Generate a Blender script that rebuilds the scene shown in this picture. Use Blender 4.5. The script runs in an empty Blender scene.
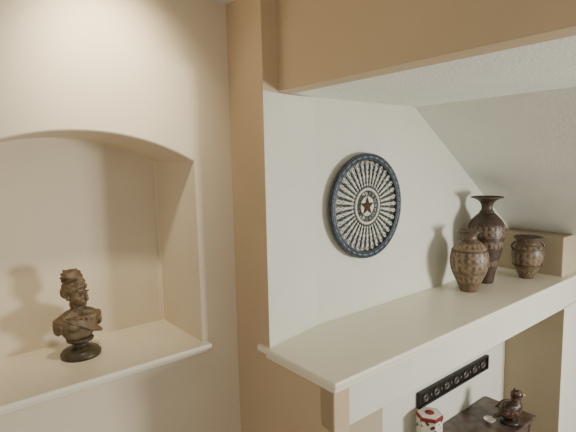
import bpy, bmesh, math, random
from mathutils import Vector as V, Matrix, Euler
random.seed(4)
ZO = 2.85   # camera eye height above the floor; everything below is laid out relative to eye level
C = bpy.context.scene.collection

# ------------------------------------------------------------------ materials
def lin(c):
    return tuple(((x/255)/12.92 if x/255 <= .04045 else ((x/255+.055)/1.055)**2.4) for x in c)+(1,)
def newmat(name, col, rough=.6, metal=0, spec=.5):
    m = bpy.data.materials.new(name); m.use_nodes = True
    b = m.node_tree.nodes['Principled BSDF']
    b.inputs['Base Color'].default_value = lin(col)
    b.inputs['Roughness'].default_value = rough
    b.inputs['Metallic'].default_value = metal
    b.inputs['Specular IOR Level'].default_value = spec
    return m
def paint(name, col, scale=90, bump=.12, rough=.7, var=.03, dist=.002, spec=.3):
    m = newmat(name, col, rough, spec=spec)
    nt = m.node_tree; b = nt.nodes['Principled BSDF']
    tc = nt.nodes.new('ShaderNodeTexCoord')
    n = nt.nodes.new('ShaderNodeTexNoise'); n.inputs['Scale'].default_value = scale; n.inputs['Detail'].default_value = 4
    nt.links.new(tc.outputs['Object'], n.inputs['Vector'])
    bp = nt.nodes.new('ShaderNodeBump'); bp.inputs['Strength'].default_value = bump; bp.inputs['Distance'].default_value = dist
    nt.links.new(n.outputs['Fac'], bp.inputs['Height']); nt.links.new(bp.outputs['Normal'], b.inputs['Normal'])
    n2 = nt.nodes.new('ShaderNodeTexNoise'); n2.inputs['Scale'].default_value = 2.5
    nt.links.new(tc.outputs['Object'], n2.inputs['Vector'])
    r = nt.nodes.new('ShaderNodeValToRGB')
    c = lin(col)
    r.color_ramp.elements[0].position = .3; r.color_ramp.elements[1].position = .7
    r.color_ramp.elements[0].color = tuple(x*(1-var) for x in c[:3])+(1,)
    r.color_ramp.elements[1].color = tuple(min(1, x*(1+var)) for x in c[:3])+(1,)
    nt.links.new(n2.outputs['Fac'], r.inputs['Fac']); nt.links.new(r.outputs['Color'], b.inputs['Base Color'])
    return m
def mottled(name, c1, c2, scale=20, rough=.5, metal=0, bump=.3, dist=.004, lo=.35, hi=.65):
    m = newmat(name, c1, rough, metal)
    nt = m.node_tree; b = nt.nodes['Principled BSDF']
    tc = nt.nodes.new('ShaderNodeTexCoord')
    n = nt.nodes.new('ShaderNodeTexNoise'); n.inputs['Scale'].default_value = scale; n.inputs['Detail'].default_value = 6
    nt.links.new(tc.outputs['Object'], n.inputs['Vector'])
    r = nt.nodes.new('ShaderNodeValToRGB')
    r.color_ramp.elements[0].position = lo; r.color_ramp.elements[1].position = hi
    r.color_ramp.elements[0].color = lin(c1); r.color_ramp.elements[1].color = lin(c2)
    nt.links.new(n.outputs['Fac'], r.inputs['Fac']); nt.links.new(r.outputs['Color'], b.inputs['Base Color'])
    bp = nt.nodes.new('ShaderNodeBump'); bp.inputs['Strength'].default_value = bump; bp.inputs['Distance'].default_value = dist
    nt.links.new(n.outputs['Fac'], bp.inputs['Height']); nt.links.new(bp.outputs['Normal'], b.inputs['Normal'])
    return m

M_beige = paint('paint_warm_beige', (222, 208, 184), 70, .15)
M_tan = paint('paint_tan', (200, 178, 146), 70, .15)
M_shade = paint('paint_shaded_wall', (186, 170, 144), 70, .12)  # wall colour with shade painted in: alcove end, cubby jamb and stub
M_white = paint('paint_off_white', (220, 218, 202), 70, .12)
M_trim = paint('trim_enamel_cream', (238, 230, 210), 30, .03, rough=.35, var=.01, spec=.5)
M_ceil = paint('ceiling_knockdown', (238, 238, 230), 55, .7, rough=.85, dist=.006)
M_floor = mottled('floor_carpet', (160, 146, 124), (184, 168, 146), 60, .95)

# ------------------------------------------------------------------ helpers
def obj(name, me, mats=(), loc=(0, 0, 0), parent=None):
    o = bpy.data.objects.new(name, me); C.objects.link(o); o.location = loc
    for m in mats: me.materials.append(m)
    if parent: o.parent = parent
    return o
def pyd(name, vs, fs, mats, loc=(0, 0, 0), parent=None, smooth=False):
    me = bpy.data.meshes.new(name); me.from_pydata(vs, [], fs); me.validate()
    bm = bmesh.new(); bm.from_mesh(me); bmesh.ops.recalc_face_normals(bm, faces=bm.faces); bm.to_mesh(me); bm.free()
    if smooth:
        for p in me.polygons: p.use_smooth = True
    return obj(name, me, mats, loc, parent)
def box(name, x0, x1, y0, y1, z0, z1, mat, bevel=0, seg=3, parent=None, mats=None):
    c = V(((x0+x1)/2, (y0+y1)/2, (z0+z1)/2))
    vs = [V((x, y, z))-c for x in (x0, x1) for y in (y0, y1) for z in (z0, z1)]
    fs = [(0, 1, 3, 2), (4, 6, 7, 5), (0, 4, 5, 1), (2, 3, 7, 6), (0, 2, 6, 4), (1, 5, 7, 3)]
    o = pyd(name, vs, fs, mats or [mat], c, parent)
    if bevel:
        b = o.modifiers.new('bev', 'BEVEL'); b.width = bevel; b.segments = seg; b.limit_method = 'ANGLE'
        for p in o.data.polygons: p.use_smooth = True
        o.modifiers.new('wn', 'WEIGHTED_NORMAL')
    return o
def lathe(name, prof, mat, loc=(0, 0, 0), parent=None, seg=64, sub=False):
    vs, fs = [], []
    for (r, z) in prof:
        for i in range(seg):
            a = 2*math.pi*i/seg; vs.append((r*math.cos(a), r*math.sin(a), z))
    for j in range(len(prof)-1):
        for i in range(seg):
            k = (i+1) % seg; fs.append((j*seg+i, j*seg+k, (j+1)*seg+k, (j+1)*seg+i))
    if prof[0][0] > 1e-4: fs.append(tuple(range(seg))[::-1])
    if prof[-1][0] > 1e-4: fs.append(tuple((len(prof)-1)*seg+i for i in range(seg)))
    me = bpy.data.meshes.new(name); me.from_pydata(vs, [], fs)
    bm = bmesh.new(); bm.from_mesh(me); bmesh.ops.remove_doubles(bm, verts=bm.verts, dist=1e-5)
    bmesh.ops.recalc_face_normals(bm, faces=bm.faces); bm.to_mesh(me); bm.free()
    for p in me.polygons: p.use_smooth = len(p.vertices) <= 4
    return obj(name, me, [mat], loc, parent)
def spline(pts, n=8):
    """Catmull-Rom through (r,z) points"""
    out = []
    P = [pts[0]]+list(pts)+[pts[-1]]
    for i in range(1, len(P)-2):
        p0, p1, p2, p3 = P[i-1], P[i], P[i+1], P[i+2]
        for k in range(n):
            t = k/n
            out.append(tuple(.5*((2*p1[j])+(-p0[j]+p2[j])*t+(2*p0[j]-5*p1[j]+4*p2[j]-p3[j])*t*t+(-p0[j]+3*p1[j]-3*p2[j]+p3[j])*t**3) for j in (0, 1)))
    out.append(pts[-1]); return [(max(0, r), z) for r, z in out]
def empty(name, loc):
    e = bpy.data.objects.new(name, None); C.objects.link(e); e.location = loc; e.empty_display_size = .1; return e
def blob(name, ells, mat, loc=(0, 0, 0), parent=None, voxel=.004, smooth=4, rotz=0):
    """ells: list of (centre, radii, (rx,ry,rz) degrees) fused in one continuous surface"""
    bm = bmesh.new()
    for c, r, rot in ells:
        M = Matrix.Translation(c) @ Euler([math.radians(a) for a in rot]).to_matrix().to_4x4() @ Matrix.Diagonal((*r, 1))
        bmesh.ops.create_icosphere(bm, subdivisions=3 if max(r) > .02 else 2, radius=1, matrix=M)
    me = bpy.data.meshes.new(name); bm.to_mesh(me); bm.free()
    o = obj(name, me, [mat], loc, parent); o.rotation_euler.z = math.radians(rotz)
    r = o.modifiers.new('fuse', 'REMESH'); r.mode = 'VOXEL'; r.voxel_size = voxel; r.use_smooth_shade = True
    s = o.modifiers.new('soft', 'SMOOTH'); s.iterations = smooth; s.factor = .5
    return o
def tube(name, pts, rad, mat, parent=None, loc=(0, 0, 0), cyclic=False):
    cu = bpy.data.curves.new(name, 'CURVE'); cu.dimensions = '3D'; cu.bevel_depth = rad; cu.bevel_resolution = 2
    s = cu.splines.new('POLY'); s.points.add(len(pts)-1)
    for p, q in zip(s.points, pts): p.co = (*q, 1)
    s.use_cyclic_u = cyclic
    cu.materials.append(mat)
    o = bpy.data.objects.new(name, cu); C.objects.link(o); o.location = loc
    if parent: o.parent = parent
    return o

# ------------------------------------------------------------------ room shell
FL, CE = -2.85, .878
YW, YB = 2.25, 2.77       # niche wall plane, niche back plane
NX0, NX1, NZ, SPR, RISE = .03, 1.175, -1.0, .017, .15
XB = 1.41
# wall with arched niche
def arch(t):  # t 0..1
    w = (NX1-NX0)/2; h = RISE; Rr = (w*w+h*h)/(2*h); x = -w+2*w*t
    return NX0+w+x, SPR-(Rr-h)+math.sqrt(Rr*Rr-x*x)
N = 40
vs, fs = [], []
def q(*p):
    i = len(vs); vs.extend(p); fs.append(tuple(range(i, i+len(p))))
pts = [arch(i/N) for i in range(N+1)]
for a, b in zip(pts, pts[1:]):
    q((a[0], YW, a[1]), (b[0], YW, b[1]), (b[0], YW, CE), (a[0], YW, CE))
    q((a[0], YW, a[1]), (b[0], YW, b[1]), (b[0], YB, b[1]), (a[0], YB, a[1]))
    q((a[0], YB, a[1]), (b[0], YB, b[1]), (b[0], YB, NZ-.03), (a[0], YB, NZ-.03))
zb = NZ-.03
for (xa, xb) in ((-2.6, NX0), (NX1, XB+.02)):
    q((xa, YW, SPR), (xb, YW, SPR), (xb, YW, CE), (xa, YW, CE))
    q((xa, YW, zb), (xb, YW, zb), (xb, YW, SPR), (xa, YW, SPR))
    q((xa, YW, FL), (xb, YW, FL), (xb, YW, zb), (xa, YW, zb))
q(*([(p[0], YW, FL) for p in (pts[0], pts[-1])]+[(pts[-1][0], YW, zb), (pts[0][0], YW, zb)]))
for x in (NX0, NX1):
    q((x, YW, zb), (x, YB, zb), (x, YB, SPR), (x, YW, SPR))
q((NX0, YW, zb), (NX1, YW, zb), (NX1, YB, zb), (NX0, YB, zb))
me = bpy.data.meshes.new('wall_left'); me.from_pydata(vs, [], fs)
bm = bmesh.new(); bm.from_mesh(me); bmesh.ops.remove_doubles(bm, verts=bm.verts, dist=1e-5)
bmesh.ops.recalc_face_normals(bm, faces=bm.faces); bm.to_mesh(me); bm.free()
for p in me.polygons: p.use_smooth = True
wl = obj('wall_left', me, [M_beige])
b = wl.modifiers.new('bev', 'BEVEL'); b.width = .012; b.segments = 3; b.limit_method = 'ANGLE'; b.angle_limit = math.radians(50)
wl.modifiers.new('wn', 'WEIGHTED_NORMAL')

# niche sill
box('trim_niche_sill', NX0-.06, NX1+.035, YW-.055, YB+.01, NZ-.03, NZ, M_trim, .009)
box('trim_niche_sill_bed', NX0-.045, NX1+.02, YW-.03, YW+.01, NZ-.052, NZ-.028, M_trim, .008)

# wall strip (corner pier), knee wall, header
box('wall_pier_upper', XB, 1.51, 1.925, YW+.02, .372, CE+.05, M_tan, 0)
pg = [(XB, 1.925), (XB, YW+.02), (1.85, YW+.02), (1.85, 2.0105)]
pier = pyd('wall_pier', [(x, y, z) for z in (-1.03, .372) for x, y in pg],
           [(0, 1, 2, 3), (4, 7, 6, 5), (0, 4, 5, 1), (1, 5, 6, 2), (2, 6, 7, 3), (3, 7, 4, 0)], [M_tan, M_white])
for p in pier.data.polygons:
    if p.normal.y < -.8: p.material_index = 1
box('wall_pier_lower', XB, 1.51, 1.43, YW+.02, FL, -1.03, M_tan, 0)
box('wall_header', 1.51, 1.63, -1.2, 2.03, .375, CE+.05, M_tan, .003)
box('wall_back_alcove', 1.50, 5.7, 2.01, 2.1, -1.03, .45, M_white)
box('wall_back_cubby', 1.50, 5.7, 1.92, 2.1, FL, -1.03, M_white)
box('wall_ledge_fascia', 1.41, 5.7, 1.435, 1.53, -1.27, -1.03, M_white, .006)
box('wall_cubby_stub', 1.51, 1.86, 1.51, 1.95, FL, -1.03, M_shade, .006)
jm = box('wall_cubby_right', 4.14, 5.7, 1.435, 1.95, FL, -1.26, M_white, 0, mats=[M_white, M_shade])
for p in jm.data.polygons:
    if p.normal.x < -.9: p.material_index = 1  # only the jamb face takes the painted-in shade
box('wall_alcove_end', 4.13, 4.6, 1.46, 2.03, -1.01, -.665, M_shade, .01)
box('ceiling', -2.6, 1.52, -2.6, 2.35, CE, CE+.06, M_ceil)
box('ceiling_alcove', 1.60, 2.86, -1.2, 2.05, .38, .45, M_ceil)
sl = -.684
pyd('ceiling_slope', [(2.82, -1.2, .38), (2.82, 2.05, .38), (5.7, 2.05, .38+sl*2.88), (5.7, -1.2, .38+sl*2.88),
                      (2.86, -1.2, .45), (2.86, 2.05, .45), (5.7, 2.05, .45+sl*2.84), (5.7, -1.2, .45+sl*2.84)],
    [(0, 1, 2, 3), (4, 7, 6, 5), (0, 4, 5, 1), (1, 5, 6, 2), (2, 6, 7, 3), (3, 7, 4, 0)], [M_ceil])
box('floor', -2.6, 5.7, -2.6, 2.3, FL-.05, FL, M_floor)

# ledge
box('trim_ledge_top', 1.385, 5.7, 1.40, 2.015, -1.035, -1.0, M_trim, .01)
box('trim_ledge_bed', 1.397, 5.7, 1.415, 1.95, -1.062, -1.033, M_trim, .009)

# ------------------------------------------------------------------ medallion
M_iron = mottled('dark_blued_iron', (34, 38, 46), (64, 70, 80), 40, .45, .2)
M_bead = mottled('antique_ivory_enamel', (218, 216, 202), (182, 182, 168), 60, .4, .0)
M_gold = mottled('dark_star_bronze', (104, 80, 58), (66, 52, 42), 50, .4, .3)
M_felt = newmat('rim_inlay', (98, 112, 120), .45, .1)
med = empty('wall_medallion', (2.262, 1.985, -.29))
def yrot(o): o.rotation_euler.x = math.radians(90)
o = lathe('rim', [(.296, 0), (.296, .02), (.302, .026), (.308, .02), (.330, .02), (.335, .030), (.341, .026), (.344, .01), (.342, 0)], M_iron, parent=med, seg=96); yrot(o)
# remove caps of rim ring
bm = bmesh.new(); bm.from_mesh(o.data)
bmesh.ops.delete(bm, geom=[f for f in bm.faces if len(f.verts) > 4], context='FACES'); bm.to_mesh(o.data); bm.free()
def multi(name, builder, mat, parent):
    bm = bmesh.new(); builder(bm); me = bpy.data.meshes.new(name); bm.to_mesh(me); bm.free()
    for p in me.polygons: p.use_smooth = True
    return obj(name, me, [mat], parent=parent)
def pol(r, a, y=0): return V((r*math.cos(a), y, r*math.sin(a)))
def ell(bm, r, a, sr, st, sy=.006, y=-.012):
    M = Matrix.Translation(pol(r, a, y)) @ Matrix.Rotation(-a, 4, 'Y') @ Matrix.Diagonal((sr, sy, st, 1))
    bmesh.ops.create_icosphere(bm, subdivisions=2, radius=1, matrix=M)
NS = 36
def rimtiles(bm):
    for i in range(NS): ell(bm, .319, 2*math.pi*(i+.5)/NS, .008, .022, .006, -.020)
multi('rim_tiles', rimtiles, M_felt, med)
def beads(bm):
    for i in range(NS):
        a = 2*math.pi*i/NS
        ell(bm, .270, a, .026, .0145, .007); ell(bm, .230, a, .024, .0125, .007)
        ell(bm, .196, a, .022, .0105, .007); ell(bm, .168, a, .018, .0085, .006); ell(bm, .143, a, .014, .007, .006)
multi('enamel_petals', beads, M_bead, med)
def dark(bm):
    for i in range(NS):
        a = 2*math.pi*(i+.5)/NS
        ell(bm, .20, a, .10, .0036, .005, -.010)
        ell(bm, .253, a, .018, .0065, .006, -.014)
        ell(bm, .214, a, .014, .0055, .006, -.014)
        ell(bm, .160, a, .014, .0042, .006, -.014)
        b = 2*math.pi*i/NS
        ell(bm, .272, b, .012, .0035, .005, -.018); ell(bm, .232, b, .010, .0028, .005, -.018)
multi('iron_spokes', dark, M_iron, med)
for r, w in ((.185, .0018), (.128, .0035), (.098, .003), (.068, .004)):
    tube('ring', [pol(r, 2*math.pi*i/64, -.014) for i in range(64)], w, M_iron, med, cyclic=True)
tube('ring_pale', [pol(.112, 2*math.pi*i/64, -.012) for i in range(64)], .010, M_bead, med, cyclic=True)
def arms(bm):
    for i in range(16):
        a = 2*math.pi*(i+.5)/16; ell(bm, .083, a, .015, .003, .004, -.008)
multi('hub_spokes', arms, M_iron, med)
o = lathe('hub_disc', [(0, .012), (.04, .012), (.058, .010), (.064, .014), (.068, .010), (.068, .004), (0, .004)], M_bead, parent=med); yrot(o)
# five-point faceted star
vs = [(0, -.036, 0)]; 
for i in range(10):
    r = .064 if i % 2 == 0 else .028
    a = math.pi/2+math.pi*i/5; vs.append((r*math.cos(a), -.016, r*math.sin(a)))
pyd('star', vs, [(0, 1+i, 1+(i+1) % 10) for i in range(10)], [M_gold], parent=med)

# ------------------------------------------------------------------ vases
def vase_mat(name, H, base, light, darkc, bands, n=14, rough=.42):
    """bands: list of (z0,z1) carved pattern zones in fraction of height"""
    m = newmat(name, base, rough); nt = m.node_tree; L = nt.links; b = nt.nodes['Principled BSDF']
    def MA(op, a, bb=None):
        nd = nt.nodes.new('ShaderNodeMath'); nd.operation = op
        for i, v in enumerate((a, bb)):
            if v is None: continue
            if isinstance(v, (int, float)): nd.inputs[i].default_value = v
            else: L.new(v, nd.inputs[i])
        return nd.outputs[0]
    tc = nt.nodes.new('ShaderNodeTexCoord'); sx = nt.nodes.new('ShaderNodeSeparateXYZ'); L.new(tc.outputs['Object'], sx.inputs[0])
    ang = MA('ARCTAN2', sx.outputs['Y'], sx.outputs['X'])
    no = nt.nodes.new('ShaderNodeTexNoise'); no.inputs['Scale'].default_value = 34; no.inputs['Detail'].default_value = 7; L.new(tc.outputs['Object'], no.inputs['Vector'])
    kz = MA('MULTIPLY', sx.outputs['Z'], 62); na = MA('MULTIPLY', ang, n)
    s1 = MA('ABSOLUTE', MA('SINE', MA('ADD', na, kz))); s2 = MA('ABSOLUTE', MA('SINE', MA('SUBTRACT', na, kz)))
    lat = MA('MULTIPLY', MA('MINIMUM', s1, s2), 1.3)
    fl = MA('ABSOLUTE', MA('SINE', MA('MULTIPLY', ang, n)))
    pat = MA('ADD', MA('MULTIPLY', lat, .35), MA('MULTIPLY', fl, .65))
    pn = MA('ADD', pat, MA('MULTIPLY', MA('SUBTRACT', no.outputs['Fac'], .5), 2.8))
    r1 = nt.nodes.new('ShaderNodeValToRGB'); e = r1.color_ramp.elements
    e[0].position = .1; e[0].color = lin(darkc); e[1].position = .85; e[1].color = lin(light); L.new(pn, r1.inputs['Fac'])
    r2 = nt.nodes.new('ShaderNodeValToRGB'); e = r2.color_ramp.elements
    e[0].position = .3; e[0].color = lin(darkc); e[1].position = .6; e[1].color = lin(base); L.new(no.outputs['Fac'], r2.inputs['Fac'])
    dz = MA('DIVIDE', sx.outputs['Z'], H)
    rm = nt.nodes.new('ShaderNodeValToRGB'); rm.color_ramp.interpolation = 'CONSTANT'; e = rm.color_ramp.elements
    e[0].position = 0; e[0].color = (0, 0, 0, 1); e.remove(e[1])
    for z0, z1 in bands:
        a = e.new(z0); a.color = (1, 1, 1, 1); a = e.new(z1); a.color = (0, 0, 0, 1)
    L.new(dz, rm.inputs['Fac'])
    mx = nt.nodes.new('ShaderNodeMix'); mx.data_type = 'RGBA'; L.new(rm.outputs['Color'], mx.inputs['Factor'])
    L.new(r2.outputs['Color'], mx.inputs[6]); L.new(r1.outputs['Color'], mx.inputs[7]); L.new(mx.outputs[2], b.inputs['Base Color'])
    bu = nt.nodes.new('ShaderNodeBump'); bu.inputs['Strength'].default_value = .5; bu.inputs['Distance'].default_value = .004
    L.new(MA('MULTIPLY', rm.outputs['Color'], pat), bu.inputs['Height']); L.new(bu.outputs['Normal'], b.inputs['Normal'])
    return m
def vase(name, prof, H, loc, mat, rimmat, ribs=()):
    e = empty(name, loc)
    outer = spline(prof, 10)
    rt = outer[-1][0]
    inner = [(rt-.008, H+.001), (rt-.014, H-.01)]+[(max(.012, r-.012), z) for r, z in outer[::-10] if z < H-.02]
    inner.append((0, .02))
    lathe('body', [(0, 0)]+outer+inner, mat, parent=e, seg=72)
    for r, z, t in ribs:
        tube('rib', [(r*math.cos(2*math.pi*i/64), r*math.sin(2*math.pi*i/64), z) for i in range(64)], t, rimmat, e, cyclic=True)
    return e
M_dk = mottled('vase_dark_glaze', (62, 50, 42), (96, 80, 66), 30, .35)
H1 = .465
vase('carved_vase', [(.062, 0), (.066, .012), (.085, .06), (.125, .15), (.140, .23), (.130, .31), (.095, .365), (.058, .395), (.050, .42), (.062, .445), (.084, .458), (.086, H1)],
     H1, (3.205, 1.78, -1), vase_mat('vase_glaze_brown', H1, (118, 97, 76), (140, 118, 92), (88, 71, 56), [(.16, .30), (.35, .66), (.70, .80)], 9), M_dk,
     [(.112, .145, .004), (.138, .232, .0025), (.128, .318, .004), (.062, .392, .005), (.087, .46, .006)])
H2 = .70
vase('tall_flared_vase', [(.062, 0), (.068, .015), (.078, .08), (.105, .2), (.132, .33), (.140, .42), (.128, .49), (.085, .545), (.050, .58), (.042, .62), (.058, .66), (.098, .685), (.118, .692), (.119, H2)],
     H2, (3.53, 1.82, -1), vase_mat('vase_glaze_umber', H2, (78, 60, 48), (122, 102, 80), (54, 41, 33), [(.2, .27), (.42, .50), (.54, .68)], 10), M_dk,
     [(.125, .29, .004), (.132, .475, .005), (.052, .58, .006), (.12, .695, .005)])
H3 = .345
vase('squat_handled_vase', [(.055, 0), (.060, .012), (.078, .05), (.108, .12), (.124, .2), (.118, .255), (.096, .285), (.088, .30), (.098, .325), (.108, .338), (.108, H3)],
     H3, (3.91, 1.655, -1), vase_mat('vase_glaze_olive', H3, (112, 94, 74), (136, 116, 92), (78, 64, 52), [(.14, .24), (.34, .66), (.72, .8)], 8), M_dk,
     [(.112, .115, .004), (.118, .25, .004), (.109, H3, .005)])
# small ear handles on the squat vase
e3 = bpy.data.objects['squat_handled_vase']
for s in (-1, 1):
    d = V((.75, -.66, 0)).normalized()*s
    tube('handle', [d*(.100+.034*math.sin(math.pi*t/8))+V((0, 0, .235+.075*t/8)) for t in range(9)], .008, M_dk, e3)

# ------------------------------------------------------------------ bust
M_bust = mottled('bust_aged_bronze', (88, 72, 52), (120, 100, 74), 30, .5, .1, .3, .002)
M_sock = mottled('bust_socle_bronze', (54, 46, 34), (80, 70, 52), 25, .4, .1)
bust = empty('portrait_bust', (.60, 2.535, -1.0))
lathe('socle', [(.0, 0), (.100, 0), (.102, .018), (.094, .024), (.092, .032), (.078, .040), (.050, .050), (.038, .062), (.036, .070), (.048, .078), (.066, .084), (.070, .094), (.062, .102), (0, .102)], M_sock, parent=bust)
def build_bust():
    E = []
    # torso: tapered stack, cut straight at the upper arms, narrowing to the socle
    for k in range(21):
        t = k/20
        z = .106+.106*t
        w = .062+.060*t**.8; d = .042+.014*t
        for sx in (-.45, 0, .45): E.append(((sx*w, .006, z), (w*.62, d, .018), (0, 0, 0)))
    # shoulders sloping to neck
    for sgn in (-1, 1):
        for k in range(8):
            t = k/7
            E.append(((sgn*(.022+.082*t), .008, .238-.034*t*t-.006*t), (.028, .036-.004*t, .022), (0, sgn*18, 0)))
        E.append(((sgn*.108, .008, .180), (.019, .040, .044), (0, sgn*-6, 0)))
        E.append(((sgn*.044, -.034, .180), (.040, .025, .034), (0, 0, 0)))
    hx = -.008
    H = [((0, .006, .262), (.031, .033, .046), (6, 0, 0)), ((hx, .004, .284), (.031, .033, .03), (0, 0, 0)),
     ((hx, .008, .352), (.051, .064, .058), (0, 0, 0)),
     ((hx, -.018, .330), (.044, .046, .050), (0, 0, 0)),
     ((hx, -.030, .305), (.033, .034, .030), (0, 0, 0)),
     ((hx, -.056, .287), (.013, .011, .011), (0, 0, 0)),
     ((hx, -.070, .330), (.007, .011, .024), (-20, 0, 0)),
     ((hx, -.078, .317), (.010, .009, .006), (0, 0, 0)),
     ((hx-.019, -.059, .354), (.018, .007, .0045), (0, 10, 0)), ((hx+.019, -.059, .354), (.018, .007, .0045), (0, -10, 0)),
     ((hx-.018, -.055, .342), (.010, .007, .005), (0, 0, 0)), ((hx+.018, -.055, .342), (.010, .007, .005), (0, 0, 0)),
     ((hx, -.063, .304), (.014, .0075, .0038), (0, 0, 0)), ((hx, -.062, .2965), (.012, .0075, .0042), (0, 0, 0)),
     ((hx-.050, .006, .330), (.007, .012, .018), (0, 0, 0)), ((hx+.050, .006, .330), (.007, .012, .018), (0, 0, 0)),
     ((hx-.026, -.040, .320), (.016, .016, .016), (0, 0, 0)), ((hx+.026, -.040, .320), (.016, .016, .016), (0, 0, 0))]
    # hair: cap, waves drawn back from the parting, rising into a rolled top bun, nape roll
    H += [((hx, .012, .380), (.054, .062, .040), (0, 0, 0)), ((hx, .062, .345), (.036, .026, .038), (0, 0, 0)),
          ((hx, .008, .408), (.048, .054, .034), (0, 0, 0))]
    for k in range(26):
        a = math.radians(-190+k*200/25)
        H.append(((hx+.052*math.cos(a), .004+.056*math.sin(a), .388-.026*abs(math.cos(a))**2+.003*math.sin(k*1.5)), (.009, .009, .012), (0, 0, 0)))
        H.append(((hx+.046*math.cos(a), .006+.050*math.sin(a), .408-.014*abs(math.cos(a))**2+.003*math.sin(k*1.5+1)), (.009, .009, .010), (0, 0, 0)))
    H.append(((hx-.006, .010, .436), (.048, .050, .038), (0, 10, 0)))
    for j in range(4):
        for k in range(28):
            a = 2*math.pi*k/28; zz = .420+.014*j; rb = (.048, .050, .044, .030)[j]
            H.append(((hx-.006-.003*j+rb*math.cos(a), .010+rb*math.sin(a), zz+.007*math.sin(a*2+j)), (.007, .007, .007), (0, 0, 0)))
    # head turned a little further than the shoulders
    Rh = Matrix.Rotation(math.radians(18), 3, 'Z')
    for c, r, rot in H: E.append((tuple(Rh @ V(c)), r, (rot[0], rot[1], rot[2]+18)))
    # drapery: long diagonal rolls wrapped over one shoulder
    for k in range(5):
        for j in range(26):
            t = j/25
            x = -.098+.030*k+(.165-.015*k)*t*.9
            z = .228-.006*k-.095*t
            y = -.032-.026*math.sin(math.pi*min(1, max(0, (x+.115)/.23)))-.003
            if abs(x) < .108: E.append(((x, y, z), (.008, .007, .006), (0, 0, 0)))
    return E
blob('figure', build_bust(), M_bust, parent=bust, voxel=.0028, smooth=2, rotz=14)

# ------------------------------------------------------------------ things in the cubby
M_blk = mottled('black_metal', (26, 24, 24), (48, 44, 42), 40, .45, .3)
M_wood = mottled('dark_walnut', (58, 44, 38), (98, 80, 70), 14, .3)
pl = empty('decorative_wall_plaque', (3.265, 1.915, -1.785))
L2, h2 = .515, .062
box('backplate', -L2, L2, -.012, 0.002, -h2, h2, M_blk, .003, parent=pl)
for z in (-h2+.008, h2-.008): box('rail', -L2, L2, -.026, -.010, z-.009, z+.009, M_blk, .004, parent=pl)
for x in (-L2+.008, L2-.008): box('stile', x-.009, x+.009, -.026, -.010, -h2, h2, M_blk, .004, parent=pl)
M_sil = mottled('plaque_inlay', (130, 122, 112), (88, 80, 74), 60, .4, .4)
for k in range(7):
    x = -.425+.85*k/6
    tube('scroll', [(x+(.012+.022*t/20)*math.cos(t*.55), -.018, (.010+.020*t/20)*math.sin(t*.55)) for t in range(24)], .0045, M_sil, pl)
    if k < 6: lathe('stud', [(0, .012), (.008, .010), (.012, 0)], M_sil, (x+.0708, -.012, 0), pl, 16).rotation_euler.x = math.radians(90)

tb = empty('side_table', (3.20, 1.675, FL))
TH = -2.107-FL
box('top', -.58, .58, -.20, .235, TH-.03, TH, M_wood, .008, parent=tb)
box('apron_front', -.53, .53, -.17, -.15, TH-.12, TH-.03, M_wood, .003, parent=tb)
box('apron_back', -.53, .53, .19, .21, TH-.12, TH-.03, M_wood, .003, parent=tb)
for x in (-.54, .51): box('apron_side', x, x+.02, -.17, .21, TH-.12, TH-.03, M_wood, .003, parent=tb)
for x in (-.52, .52):
    for y in (-.155, .195):
        lathe('leg', spline([(.022, 0), (.018, .04), (.026, .12), (.02, .3), (.028, .5), (.024, TH-.12), (.028, TH-.03)], 5), M_wood, (x, y, 0), tb, 20)
box('low_shelf', -.51, .51, -.15, .19, .16, .18, M_wood, .004, parent=tb)

# hexagonal tin
M_tin = newmat('tin_print_white', (226, 220, 208), .35, .1)
M_red = newmat('tin_print_red', (130, 34, 32), .35, .1)
nt = M_tin.node_tree; tc = nt.nodes.new('ShaderNodeTexCoord'); vo = nt.nodes.new('ShaderNodeTexVoronoi'); vo.inputs['Scale'].default_value = 30
r = nt.nodes.new('ShaderNodeValToRGB'); r.color_ramp.interpolation = 'CONSTANT'; r.color_ramp.elements[0].color = lin((96, 60, 60)); r.color_ramp.elements[1].position = .36; r.color_ramp.elements[1].color = lin((222, 216, 202))
nt.links.new(tc.outputs['Object'], vo.inputs['Vector']); nt.links.new(vo.outputs['Distance'], r.inputs['Fac']); nt.links.new(r.outputs['Color'], nt.nodes['Principled BSDF'].inputs['Base Color'])
tin = empty('hexagonal_biscuit_tin', (2.735, 1.795, -2.106))
def hexp(name, prof, mat): 
    o = lathe(name, prof, mat, parent=tin, seg=6)
    for p in o.data.polygons: p.use_smooth = False
    return o
hexp('body', [(.090, 0), (.092, .006), (.092, .262)], M_tin)
hexp('base_band', [(.093, 0), (.094, .004), (.094, .022), (.092, .024)], M_red)
hexp('lid_rim', [(.092, .252), (.096, .254), (.096, .274), (.092, .280)], M_red)
hexp('lid_top', [(.090, .278), (.080, .284), (.0, .288)], newmat('tin_lid_white', (222, 216, 202), .35, .1))
lathe('lid_emblem', [(0, .292), (.03, .290), (.036, .285)], M_red, parent=tin, seg=24)

# small white dish
lathe('small_white_dish', [(0, 0), (.022, 0), (.026, .006), (.040, .022), (.046, .030), (.043, .031), (.036, .022), (.022, .010), (0, .009)], newmat('white_ceramic', (222, 218, 206), .25), (3.40, 1.68, -2.106), seg=32)

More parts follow.
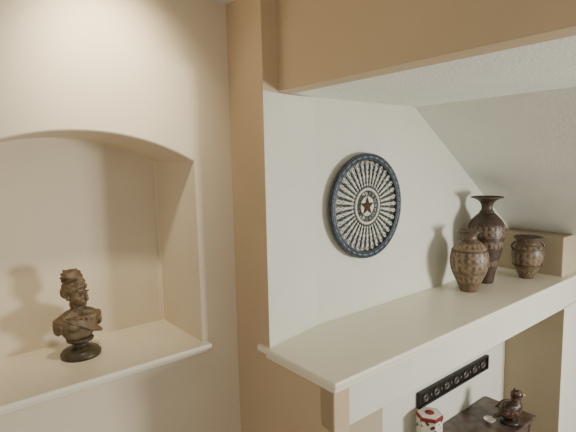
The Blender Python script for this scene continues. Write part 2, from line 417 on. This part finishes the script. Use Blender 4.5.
# plump bird figurine on a small base
M_fur = mottled('figurine_brown_feathers', (40, 29, 25), (112, 80, 58), 45, .4, lo=.45, hi=.62)
M_base = mottled('figurine_base', (34, 28, 24), (60, 48, 40), 30, .4)
sq = empty('bird_figurine', (3.53, 1.575, -2.106))
lathe('base', [(0, 0), (.072, 0), (.075, .006), (.070, .018), (.05, .026), (0, .030)], M_base, parent=sq, seg=32)
S = [((0, .004, .105), (.070, .092, .074), (-22, 0, 0)), ((0, -.030, .130), (.062, .058, .066), (0, 0, 0)),
     ((0, -.036, .180), (.042, .040, .048), (12, 0, 0)), ((0, -.042, .230), (.044, .048, .042), (0, 0, 0)),
     ((-.056, .016, .115), (.020, .072, .046), (-24, 0, 8)), ((.056, .016, .115), (.020, .072, .046), (-24, 0, -8)),
     ((0, .088, .068), (.032, .050, .016), (-30, 0, 0)), ((0, .106, .056), (.024, .040, .012), (-30, 0, 0)),
     ((0, -.030, .270), (.008, .016, .018), (-30, 0, 0)),
     ((-.026, -.01, .045), (.015, .018, .032), (0, 0, 0)), ((.026, -.01, .045), (.015, .018, .032), (0, 0, 0))]
for sgn in (-1, 1):
    for k in range(4):
        S.append(((sgn*(.070-.003*k), .010+.020*k, .098+.004*k), (.006, .040, .010), (-24-4*k, 0, 0)))
blob('body', S, M_fur, parent=sq, voxel=.0035, smooth=3, rotz=48)
blob('beak', [((0, -.092, .226), (.010, .022, .010), (12, 0, 0)), ((0, -.086, .221), (.009, .015, .007), (0, 0, 0))], newmat('figurine_tan', (176, 140, 100), .45), parent=sq, voxel=.002, smooth=1, rotz=48)
M_eye = newmat('figurine_eye', (12, 10, 10), .15)
blob('eyes', [((-.036, -.068, .240), (.006, .006, .006), (0, 0, 0)), ((.036, -.068, .240), (.006, .006, .006), (0, 0, 0))], M_eye, parent=sq, voxel=.0015, smooth=1, rotz=48)

# ------------------------------------------------------------------ lights
def light(name, kind, loc, target, energy, col, **kw):
    l = bpy.data.lights.new(name, kind); l.energy = energy; l.color = col
    for k, v in kw.items(): setattr(l, k, v)
    o = bpy.data.objects.new(name, l); C.objects.link(o); o.location = loc
    o.rotation_euler = (V(target)-V(loc)).to_track_quat('-Z', 'Y').to_euler(); return o
light('window_daylight', 'AREA', (4.3, -2.2, -.75), (2.4, 2, -.3), 185, (.98, 1, .96), shape='RECTANGLE', size=.8, size_y=.8)
light('recessed_spot', 'SPOT', (.66, 1.76, .86), (.72, 2.25, .48), 82, (1, .87, .64), spot_size=math.radians(92), spot_blend=1, shadow_soft_size=.05)
light('warm_fill', 'AREA', (-1.2, -.6, .6), (1.2, 1.8, -.2), 13, (1, .89, .72), shape='DISK', size=1.2)  # unseen warm fill, added to brighten the room side
w = bpy.data.worlds.new('World'); bpy.context.scene.world = w; w.use_nodes = True
w.node_tree.nodes['Background'].inputs[0].default_value = (1, .98, .94, 1)
w.node_tree.nodes['Background'].inputs[1].default_value = .42

# ------------------------------------------------------------------ camera
R = Matrix(((0.77574, 0.08924, -0.62471), (-0.6307, 0.07639, -0.77226), (-0.0212, 0.99308, 0.11555)))
cd = bpy.data.cameras.new('Camera'); cam = bpy.data.objects.new('Camera', cd); C.objects.link(cam)
cd.sensor_width = 36; cd.lens = 455/576*36; cd.clip_start = .02
cam.matrix_world = R.to_4x4()
bpy.context.scene.camera = cam
# raise everything so the floor is at z = 0
for o in list(bpy.context.scene.objects):
    if o.parent is None: o.location.z += ZO
